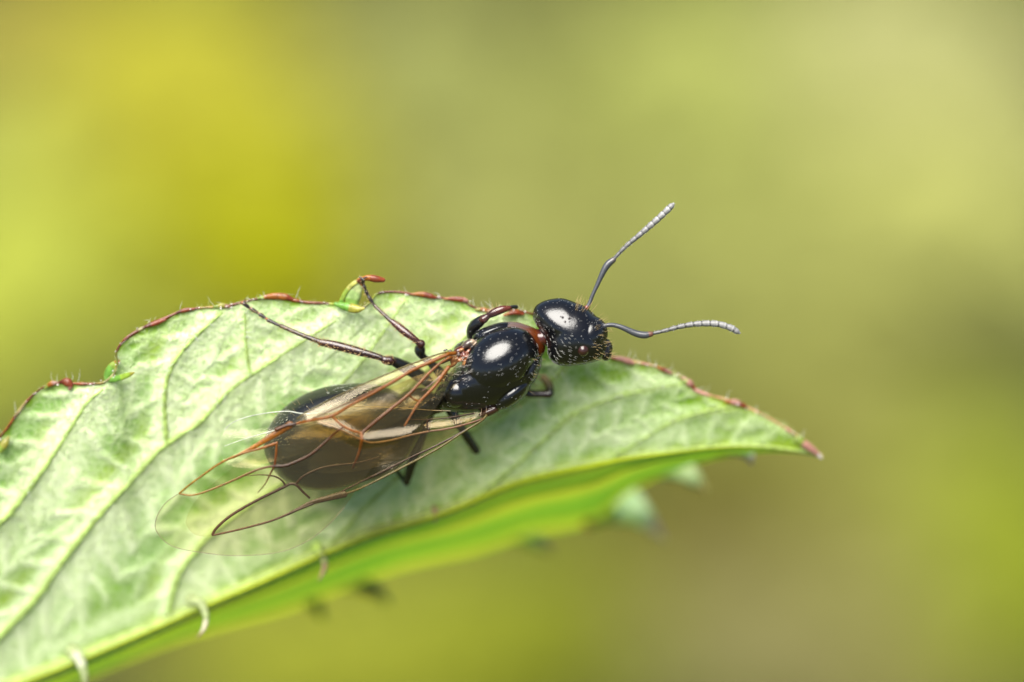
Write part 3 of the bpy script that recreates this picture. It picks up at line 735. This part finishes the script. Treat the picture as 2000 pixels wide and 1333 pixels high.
# middle leg, upper side
leg([(870,740,-.5),(840,708,-.35),(826,697,-.3),(820,685,-.25),(822,674,-.2)], [.12,.08,.075,.115,.085], LK)
leg([(822,672,-.15),(815,668,-.12)], [.09,.06], (.03,.008,.006))
leg([(818,669,-.12),(806,660,-.12),(790,648,-.15),(775,636,-.2),(766,629,-.22)], [.05,.068,.08,.072,.055], LR, (.05,.01,.012))
leg([(766,630,-.22),(750,615,-.25),(732,598,-.3)], [.046,.036,.034], LB, (.06,.025,.014), .35)
for a, b in [((731,597,-.3),(721,582,-.3)), ((720,580,-.3),(715,570,-.28)), ((714,568,-.28),(711,560,-.25)), ((710,558,-.25),(708,546,-.2))]:
    leg([a, ((a[0]+b[0])/2, (a[1]+b[1])/2, (a[2]+b[2])/2), b], [.026,.034,.04], LB, None, .35)
leg([(708,546,-.2),(703,542,-.2),(700,543,-.2)], [.018,.014,.006], LB, None, .35)
leg([(708,546,-.2),(715,541,-.2),(718,543,-.2)], [.018,.014,.006], LB, None, .35)
# front leg, upper side
leg([(940,668,-.45),(925,655,-.35),(924,641,-.25),(935,630,-.15),(946,622,-.08)], [.15,.14,.12,.11,.08], LK)
leg([(945,624,-.05),(953,618,-.02)], [.085,.06], (.05,.012,.008))
leg([(952,618,-.02),(965,611,0),(980,605,0),(994,602,-.02)], [.055,.08,.078,.05], LB, (.10,.018,.008))
leg([(994,602,-.03),(1001,600,-.1),(1008,600,-.2)], [.045,.04,.045], LK, None, .4)
# front leg, lower side
leg([(1005,752,-.75),(1030,768,-.85),(1055,770,-.85),(1072,770,-.85)], [.12,.085,.075,.085], LK, (.03,.008,.007))
leg([(1074,768,-.85),(1072,752,-1.0),(1062,738,-1.15)], [.085,.085,.075], (.03,.03,.018), (.30,.21,.10))
leg([(1062,738,-1.15),(1068,728,-1.25),(1078,724,-1.35)], [.045,.035,.03], (.25,.15,.08), LB, .35)
# middle leg, lower side
leg([(880,800,-.7),(900,835,-.8),(915,858,-.95),(930,880,-1.1)], [.12,.09,.088,.085], LK)
leg([(929,878,-1.12),(926,880,-1.4),(922,880,-1.7)], [.05,.04,.035], LK)
# hind leg, lower side
leg([(840,800,-.7),(820,860,-.8),(806,900,-.9),(794,942,-1.1)], [.12,.11,.10,.075], LK)
leg([(794,944,-1.1),(782,930,-1.3),(768,912,-1.45),(750,890,-1.6)], [.06,.045,.045,.04], LK, LB)
# feelers
GS = (0.045, 0.047, 0.053)
src(tube, .34, [P(1146,601,.12), P(1150,596,.13), P(1157,578,.14), P(1167,556,.15), P(1180,528,.16), P(1188,516,.16), P(1198,508,.17)], [.05,.042,.038,.044,.062,.070,.058], GS, n=40, ring=14, tints=[(.14,.03,.015),(.05,.05,.055)] + [GS] * 10 + [(.07,.06,.06)])
src(tube, .34, [P(1166,642,.3), P(1180,637,.3), P(1196,635,.28), P(1215,640,.27), P(1240,651,.25), P(1258,655,.24), P(1271,653,.23)], [.06,.045,.045,.052,.066,.072,.058], GS, n=40, ring=14, tints=[(.14,.03,.015),(.05,.045,.045)] + [GS] * 10 + [(.12,.05,.03)])
def whip(pts, n=11):
    c = catmull(pts, 200)
    for i in range(n):
        a = int(i / n * 199); b = int((i + 1) / n * 199) - 2
        u = i / (n - 1); r = 0.036 + 0.026 * min(1, u * 1.5); g0 = 0.075 + 0.12 * min(1, u * 1.25)
        tn = (g0, g0 * .98, g0 * .96)
        tip = i == n - 1
        seg = [P(*c[a]), P(*c[(2 * a + b) // 3]), P(*c[(a + 2 * b) // 3]), P(*c[b])]
        rr = [r * .86, r * .98, r * .92, r * .42] if tip else [r * .84, r * .95, r * 1.05, r * 1.08]
        dk = tuple(q * .3 for q in tn)
        src(tube, .5, seg, rr, tn, n=10, ring=14, tints=[dk, dk, tn, tn, tn, tn, tuple(min(1, q * 1.6) for q in tn)])
        if not tip: src(tube, .5, [P(*c[b - 2]), P(*c[min(199, b + 3)])], [r * .55, r * .55], (0.015, 0.012, 0.012), n=4, ring=10)
whip([(1200,505,.17),(1222,482,.18),(1248,460,.18),(1275,437,.18),(1300,414,.18),(1317,397,.18)])
whip([(1274,652,.23),(1300,646,.22),(1330,638,.2),(1362,633,.18),(1400,633,.16),(1428,641,.14),(1446,652,.12)])

# grow one continuous skin over all the pieces
me0 = bpy.data.meshes.new('tmp'); me0.from_pydata(SRC.v, [], SRC.f)
tmp = bpy.data.objects.new('tmp', me0); COL.objects.link(tmp)
mod = tmp.modifiers.new('r', 'REMESH'); mod.mode = 'VOXEL'; mod.voxel_size = 0.0125; mod.adaptivity = 0.0
sm = tmp.modifiers.new('s', 'SMOOTH'); sm.factor = 0.5; sm.iterations = 3
dg = bpy.context.evaluated_depsgraph_get()
me = bpy.data.meshes.new_from_object(tmp.evaluated_get(dg), depsgraph=dg)
bpy.data.objects.remove(tmp)
co = np.empty(len(me.vertices) * 3); me.vertices.foreach_get('co', co); co = co.reshape(-1, 3)
no = np.empty(len(me.vertices) * 3); me.vertices.foreach_get('normal', no); no = no.reshape(-1, 3)
kd = kdtree.KDTree(len(SRC.v))
for i, v in enumerate(SRC.v): kd.insert(v, i)
kd.balance()
near = np.array([kd.find(c)[1] for c in co])
tint = np.array(SRC.c)[near]; gloss = np.array(GLOSS)[near]
# pale upper edge of the collar
is_collar = (np.abs(tint - np.array(AMB)).sum(1) < 1e-3)
px = co[:, 0] * 100 + 1000; py = 666.5 - co[:, 1] * 100
edge = np.clip((1045 - px) / 55, 0, 1) * is_collar
tint = tint * (1 - edge[:, None]) + np.array((0.11, 0.085, 0.075)) * edge[:, None]
base = np.array(THING_BASE[ant.name])
SK_CO, SK_NO, SK_T = co.copy(), no, tint
co2 = co - base
me.vertices.foreach_set('co', co2.ravel())
me.polygons.foreach_set('use_smooth', [True] * len(me.polygons))
me.materials.clear(); me.materials.append(M_CUT); set_col(me, 'tint', tint)
at = me.attributes.new('gloss', 'FLOAT', 'POINT'); at.data.foreach_set('value', gloss.astype(np.float32))
me.update(); me.name = 'body'
body = bpy.data.objects.new('body', me); COL.objects.link(body); frame_obj(body, ant)
THING_BASE['body'] = tuple(base)

# eyes: faceted brown domes
def ball(name, x, y, z, r, rz, col, mat, gl=.18):
    mb = MB(); ell(mb, x, y, z, r, r * 1.08, rz, 0, col)
    o = mb.build(name, mat, ant)
    a = o.data.attributes.new('gloss', 'FLOAT', 'POINT'); a.data.foreach_set('value', [gl] * len(o.data.vertices)); return o
ball('eye', 1139, 684, .43, 12, .15, (.034, .011, .008), M_CUT, .25)
for (x, y, z) in [(1104,629,.575), (1112,622,.57), (1099,620,.56)]:
    ball('simple_eye', x, y, z, 2.2, .02, (.02, .012, .010), M_CUT)

# wings -----------------------------------------------------------------
def pip(x, y, poly):
    ins = False; j = len(poly) - 1
    for i in range(len(poly)):
        xi, yi = poly[i]; xj, yj = poly[j]
        if (yi > y) != (yj > y) and x < (xj - xi) * (y - yi) / (yj - yi) + xi: ins = not ins
        j = i
    return ins
def membrane(name, outline, wf, mat, parent, step=7):
    oc = arc(catmull(list(outline) + [outline[0]], 400), 160)[:-1]
    pts = [Vector((float(x), float(y))) for x, y in oc]
    poly = [(p.x, p.y) for p in pts]; n = len(pts)
    x0, x1 = min(p[0] for p in poly), max(p[0] for p in poly); y0, y1 = min(p[1] for p in poly), max(p[1] for p in poly)
    yy = y0; row = 0
    while yy < y1:
        xx = x0 + (row % 2) * step / 2
        while xx < x1:
            if pip(xx, yy, poly): pts.append(Vector((xx, yy)))
            xx += step
        yy += step * .87; row += 1
    v, e, f, *_ = delaunay_2d_cdt(pts, [(i, (i + 1) % n) for i in range(n)], [], 1, 0.001)
    return mesh_obj(name, [P(q.x, q.y, wf(q.x, q.y)) for q in v], [tuple(t) for t in f], mat, parent, attrs={'smoke': [min(1, max(0, (430 - along(q.x, q.y)) / 160)) for q in v]})
def wing_thing(name, label):
    o = bpy.data.objects.new(name, None); COL.objects.link(o); o.parent = ant; o['label'] = label; THING_BASE[o.name] = tuple(base); return o
def lin(x, y, a): return a
AX = Vector((-0.866, 0.5))      # from the joint down the wing, picture axes
def along(x, y): return ((x - 900) * AX.x + (y - 690) * AX.y)        # 0 at joint, about 640 at tip
def across(x, y): return ((x - 900) * 0.5 + (y - 690) * 0.866)        # 0 at costal edge of the upper wing, grows down
RIDGE0 = [(872,696),(815,720),(765,742),(720,762),(680,784),(640,802),(600,818)]
RIDGE = [(600,825),(658,838),(710,862),(780,853),(845,843),(925,815)]
RIDGE2 = [(838,840),(890,833),(940,818)]
def pdist(x, y, pl):
    best = 1e9
    for (ax, ay), (bx, by) in zip(pl[:-1], pl[1:]):
        dx, dy = bx - ax, by - ay; t = min(1, max(0, ((x - ax) * dx + (y - ay) * dy) / (dx * dx + dy * dy)))
        best = min(best, math.hypot(x - ax - t * dx, y - ay - t * dy))
    return best
def wA(x, y):
    a, c = along(x, y), across(x, y)
    z = .52 + .28 * min(1, a / 200) - .32 * max(0, (a - 230) / 400) ** 1.2
    z += 0.085 * math.exp(-(pdist(x, y, RIDGE) / 10) ** 2) + 0.012 * math.sin(c / 16.0)
    z += 0.060 * math.exp(-(pdist(x, y, RIDGE0) / 9) ** 2)
    z += 0.04 * mnoise.noise(Vector((x * .012, y * .012, 3)))
    return z - .12 * max(0, c / 200) ** 2
def wBf(x, y):
    a = along(x, y); c = across(x, y)
    z = .28 + .36 * min(1, max(0, a) / 260) - .36 * max(0, (a - 260) / 400) ** 1.2
    z += 0.035 * math.exp(-(pdist(x, y, RIDGE2) / 8) ** 2) + 0.04 * mnoise.noise(Vector((x * .012, y * .012, 9)))
    return z - .10
WINGA = [(893,686),(867,688),(815,706),(765,726),(720,746),(682,762),(640,785),(600,803),(582,815),(574,826),(545,838),(510,856),(478,876),(452,893),(425,908),(395,928),(365,949),(346,966),(322,984),(306,1010),(304,1036),(333,1066),(401,1081),(469,1086),(550,1078),(604,1055),(644,1023),(672,992),(700,950),(735,905),(775,868),(815,835),(850,800),(872,760),(890,720)]
WINGB = [(955,806),(942,821),(905,845),(858,876),(818,898),(779,918),(740,938),(700,957),(672,967),(640,978),(604,992),(577,1002),(523,1022),(470,1036),(414,1048),(380,1045),(362,1020),(385,975),(440,925),(500,880),(560,842),(606,822),(645,815),(700,812),(760,815),(830,815),(880,812),(925,805)]
HWA = [(880,712),(800,740),(700,785),(640,808),(588,808),(563,804),(523,807),(482,815),(452,827),(436,846),(430,875),(440,905),(480,915),(540,900),(620,880),(720,850),(800,810),(860,760)]
HWB = [(930,815),(880,850),(820,882),(760,905),(700,920),(640,925),(600,915),(620,885),(690,860),(780,840),(860,822)]
fwA = wing_thing('forewing', 'forewing on the near top, with amber veins'); fwB = wing_thing('forewing', 'forewing below it along the lower side, with dark brown veins')
hwA = wing_thing('hindwing', 'clear hindwing lobe showing past the upper edge'); hwB = wing_thing('hindwing', 'clear hindwing under the lower forewing')
membrane('membrane', WINGA, wA, M_MEM, fwA); membrane('membrane', WINGB, wBf, M_MEM, fwB)
whf = lambda x, y: .50 + .02 * math.sin(y / 9) - .0006 * max(0, 700 - x)
membrane('membrane', HWA, whf, M_MEM2, hwA)
membrane('membrane', HWB, lambda x, y: wBf(x, y) - .08, M_MEM2, hwB)
OV = (0.29, 0.092, 0.007); OD = (0.11, 0.034, 0.006); DB = (0.055, 0.022, 0.009); OL = (0.17, 0.13, 0.03)
def vein(par, wf, pts, r0, r1, c0, c1=None, dz=.01, name='vein', flat=.8):
    c = catmull(pts, max(8, len(pts) * 5)); mb = MB()
    tube(mb, [P(x, y, wf(x, y) + dz) for x, y in c], list(np.linspace(r0, r1, len(c)) * 0.8), c0, n=len(c) * 2, ring=8, flat=flat, tint2=c1 or c0, rough=.1)
    return mb.build(name, M_WVEIN, par)
A = lambda *a, **k: vein(fwA, wA, *a, **k)
A([(890,688),(867,689),(815,707),(765,727),(682,763),(600,804),(580,818)], .022, .014, OL, OL)
A([(888,690),(877,692),(847,705),(806,723),(781,738),(732,766),(682,793),(650,812),(600,823),(576,829)], .045, .034, OV, OV)
A([(878,690),(864,695),(815,718),(765,746),(715,770),(660,796),(610,818)], .028, .012, OV, OD)
A([(576,829),(560,832),(540,840)], .05, .06, DB, OD, name='wing_spot')
A([(566,830),(548,842),(525,856),(500,871),(478,883),(455,894)], .09, .03, (.22,.075,.012), (.50,.20,.01), name='wing_spot', flat=.35)
A([(540,866),(510,876),(480,884),(450,895),(425,908),(395,929),(368,949),(350,964)], .034, .022, OV, (.34,.22,.02))
A([(350,965),(372,968),(398,962),(450,941),(500,919),(525,912),(536,911)], .022, .028, (.34,.20,.02), OD)
A([(540,866),(539,885),(536,910)], .026, .028, OV, OD)
A([(536,911),(528,925),(518,945),(503,963)], .026, .010, OD, OL)
A([(536,911),(550,911),(564,908),(605,889),(634,865),(658,843),(672,834)], .038, .022, DB, OD)
A([(649,814),(660,825),(672,834),(690,842),(706,847)], .024, .026, OV, OV)
A([(706,847),(735,822),(766,797),(799,770),(820,748),(840,727),(862,708),(880,698)], .038, .030, OD, OV)
A([(706,847),(706,862),(702,880),(696,897),(688,915)], .042, .014, OV, DB)
A([(876,718),(864,734),(852,751),(836,768),(821,783),(811,797),(802,812),(790,832)], .050, .014, OV, OV)
A([(799,772),(808,780),(818,784)], .022, .018, OD, OV)
A([(868,728),(845,748),(825,764)], .018, .010, (.5,.35,.3), OD)
B = lambda *a, **k: vein(fwB, wBf, *a, **k)
B([(950,812),(942,821),(905,844),(858,875),(818,897),(779,917),(740,937),(700,956),(672,966)], .030, .022, OL, (.14,.11,.03))
B([(944,820),(900,846),(850,872),(800,895),(750,920),(700,944),(668,960)], .024, .02, DB, DB)
B([(945,818),(915,828),(888,835),(862,840),(838,843),(800,851),(760,861),(724,865),(700,857),(660,838),(622,824)], .026, .018, (.16,.06,.02), (.45,.30,.18))
B([(838,842),(834,832),(835,820)], .02, .02, DB)
B([(925,808),(880,816),(835,820),(800,820)], .018, .010, DB)
B([(672,966),(640,974),(610,982),(580,996),(560,1006)], .085, .03, (.08,.05,.02), (.09,.05,.02), name='wing_spot', flat=.3)
B([(610,985),(577,998),(550,1010),(523,1020),(470,1034),(440,1041),(415,1046)], .03, .024, DB, (.18,.08,.03))
B([(415,1044),(420,1035),(442,1014),(469,996),(509,974),(540,959),(558,950)], .034, .034, (.14,.06,.03), DB)
B([(604,973),(592,962),(577,947),(566,946),(558,950)], .026, .036, DB)
B([(558,950),(550,939),(536,931),(509,928),(480,930)], .026, .008, DB, OL)
B([(577,947),(588,934),(604,924),(630,914),(658,909),(700,904),(740,893)], .028, .012, DB, DB)
def wing_edge(par, wf, pts):
    vein(par, wf, pts, .008, .008, (.30, .26, .14), dz=0, name='edge')
wing_edge(fwA, wA, [(346,966),(322,984),(306,1010),(304,1036),(333,1066),(401,1081),(469,1086),(550,1078),(604,1055),(644,1023),(672,992)])
Hh = lambda *a, **k: vein(hwA, whf, *a, **k)
HC = (0.66, 0.68, 0.6)
Hh([(640,808),(588,808),(563,804),(523,807),(482,815),(452,827),(438,840)], .016, .008, HC)
Hh([(620,822),(575,832),(540,840),(500,851),(465,862),(438,872)], .015, .006, HC)
vein(hwB, lambda x, y: wBf(x, y) - .07, [(880,803),(846,802),(780,797),(720,795),(670,795)], .008, .006, (.6,.5,.38))

# hairs and bristles of the insect
specs = []; tints = []; wid = []
blk = (SK_T.sum(1) < 0.03)
vis = np.where(blk & (SK_NO[:, 2] > 0.05))[0]
def flow(nv, d):
    d = d - nv * d.dot(nv); return d.normalized() if d.length > 1e-6 else Vector((1, 0, 0))
cnt = 0
pxs = SK_CO[:, 0] * 100 + 1000; pys = 666.5 - SK_CO[:, 1] * 100
for i in rng.choice(vis, 3000, replace=False):
    p = Vector(SK_CO[i]); nv = Vector(SK_NO[i]); x, y = pxs[i], pys[i]
    if x > 1035:
        if y > 650 or x > 1120 or random.random() < .5: tn, ln = (.55, .54, .50), rnd(.035, .07)
        else: tn, ln = (.5, .5, .5), rnd(.02, .04)
        if math.hypot(x - 1139, y - 684) < 14: continue
        d = Vector((.85, -.45, 0)) if y > 655 else Vector((.5, -.8, 0)) if x < 1085 else Vector((.9, .1, 0))
        if random.random() < .25: continue
        if y > 655 and x < 1122: ln *= 1.25
        elif random.random() < .45: continue
        else: ln *= .6
    elif x > 845 and y < 815:
        if y < 690 and random.random() < .5: continue
        tn, ln = (.5, .5, .5), rnd(.018, .045); d = Vector((-.8, -.35, 0))
        if random.random() < (.62 if y < 735 else .84): continue
    else:
        tn, ln = (.60, .62, .50), rnd(.03, .06); d = Vector((-.85, -.4, 0))
        in_band = (640 < x < 730 and y < 790) or (515 < x < 575 and 795 < y < 870)
        if random.random() > (.9 if in_band else .03): continue
    d = flow(nv, d + Vector((rnd(-.2, .2), rnd(-.2, .2), 0)))
    d1 = (d + nv * .28).normalized()
    specs.append((p, d1, d, ln)); tints.append(tn); wid.append(rnd(.0028, .0050))
def bristles(n, region, dirf, ln, tn, r=(.003, .005)):
    c = 0; ids = np.where(region(pxs, pys, SK_NO, SK_CO))[0]
    if not len(ids): return
    for i in rng.choice(ids, n):
        nv = Vector(SK_NO[i]); d = (nv + Vector(dirf) * .8 + Vector((rnd(-.25, .25), rnd(-.25, .25), rnd(-.2, .2)))).normalized()
        specs.append((Vector(SK_CO[i]), d, (d + Vector((rnd(-.2, .2), rnd(-.2, .2), 0))).normalized(), rnd(*ln))); tints.append(tn); wid.append(rnd(*r))
GO = (.60, .44, .20)
bristles(55, lambda x, y, n, c: (x > 1155) & (x < 1200) & (y > 605) & (y < 705) & (n[:, 2] > -.3), (.6, .15, .1), (.07, .20), GO, (.0025,.0042))
bristles(20, lambda x, y, n, c: (x > 1120) & (x < 1165) & (y < 612) & (y > 590) & (n[:, 1] > .2), (.2, .5, .1), (.12, .3), GO, (.004, .006))
bristles(14, lambda x, y, n, c: (x > 940) & (x < 1060) & (y > 740) & (y < 812) & (n[:, 1] < -.4) & (np.abs(n[:, 2]) < .25), (.4, -.5, .2), (.10, .22), GO, (.0025, .004))
bristles(16, lambda x, y, n, c: (x > 1040) & (x < 1062) & (y > 690) & (y < 745) & (n[:, 0] > .3), (.5, 0, .2), (.06, .14), GO, (.004, .006))
bristles(20, lambda x, y, n, c: (x > 840) & (x < 960) & (y > 740) & (y < 808) & (n[:, 2] > -.1) & (n[:, 2] < .4), (-.3, -.8, .3), (.10, .2), (.66, .46, .28), (.0025, .004))
bristles(22, lambda x, y, n, c: (x > 515) & (x < 650) & (y > 745) & (y < 840) & (n[:, 1] > .3) & (n[:, 2] > -.1), (-.6, .6, .1), (.12, .24), GO, (.003, .0045))
bristles(12, lambda x, y, n, c: (x > 945) & (x < 992) & (y > 598) & (y < 620) & (n[:, 1] > .3), (-.2, .8, .2), (.06, .15), GO, (.004, .006))
legs = lambda x, y: (((x < 770) & (y < 712)) | ((x < 822) & (y < 672)))
bristles(420, lambda x, y, n, c: legs(x, y) & (n[:, 2] > -.3), (-.95, .35, .0), (.035, .075), (.70, .50, .24), (.003, .005))
bristles(14, lambda x, y, n, c: (x > 614) & (x < 632) & (y < 680) & (y > 655), (-.5, .4, .1), (.09, .16), (.62, .38, .12))
bristles(150, lambda x, y, n, c: (((x > 1165) & (y < 508)) | ((x > 1274) & (y < 660))) & (n[:, 2] > -.5), (.4, .2, .1), (.02, .035), (.62, .62, .6), (.003, .004))
bristles(60, lambda x, y, n, c: (x > 850) & (x < 925) & (y > 690) & (y < 745) & (n[:, 2] > .1), (-.6, -.6, .3), (.07, .15), (.66, .62, .56), (.003, .005))
hair_mass(specs, 'hair', M_HAIR, ant, tints, wid)
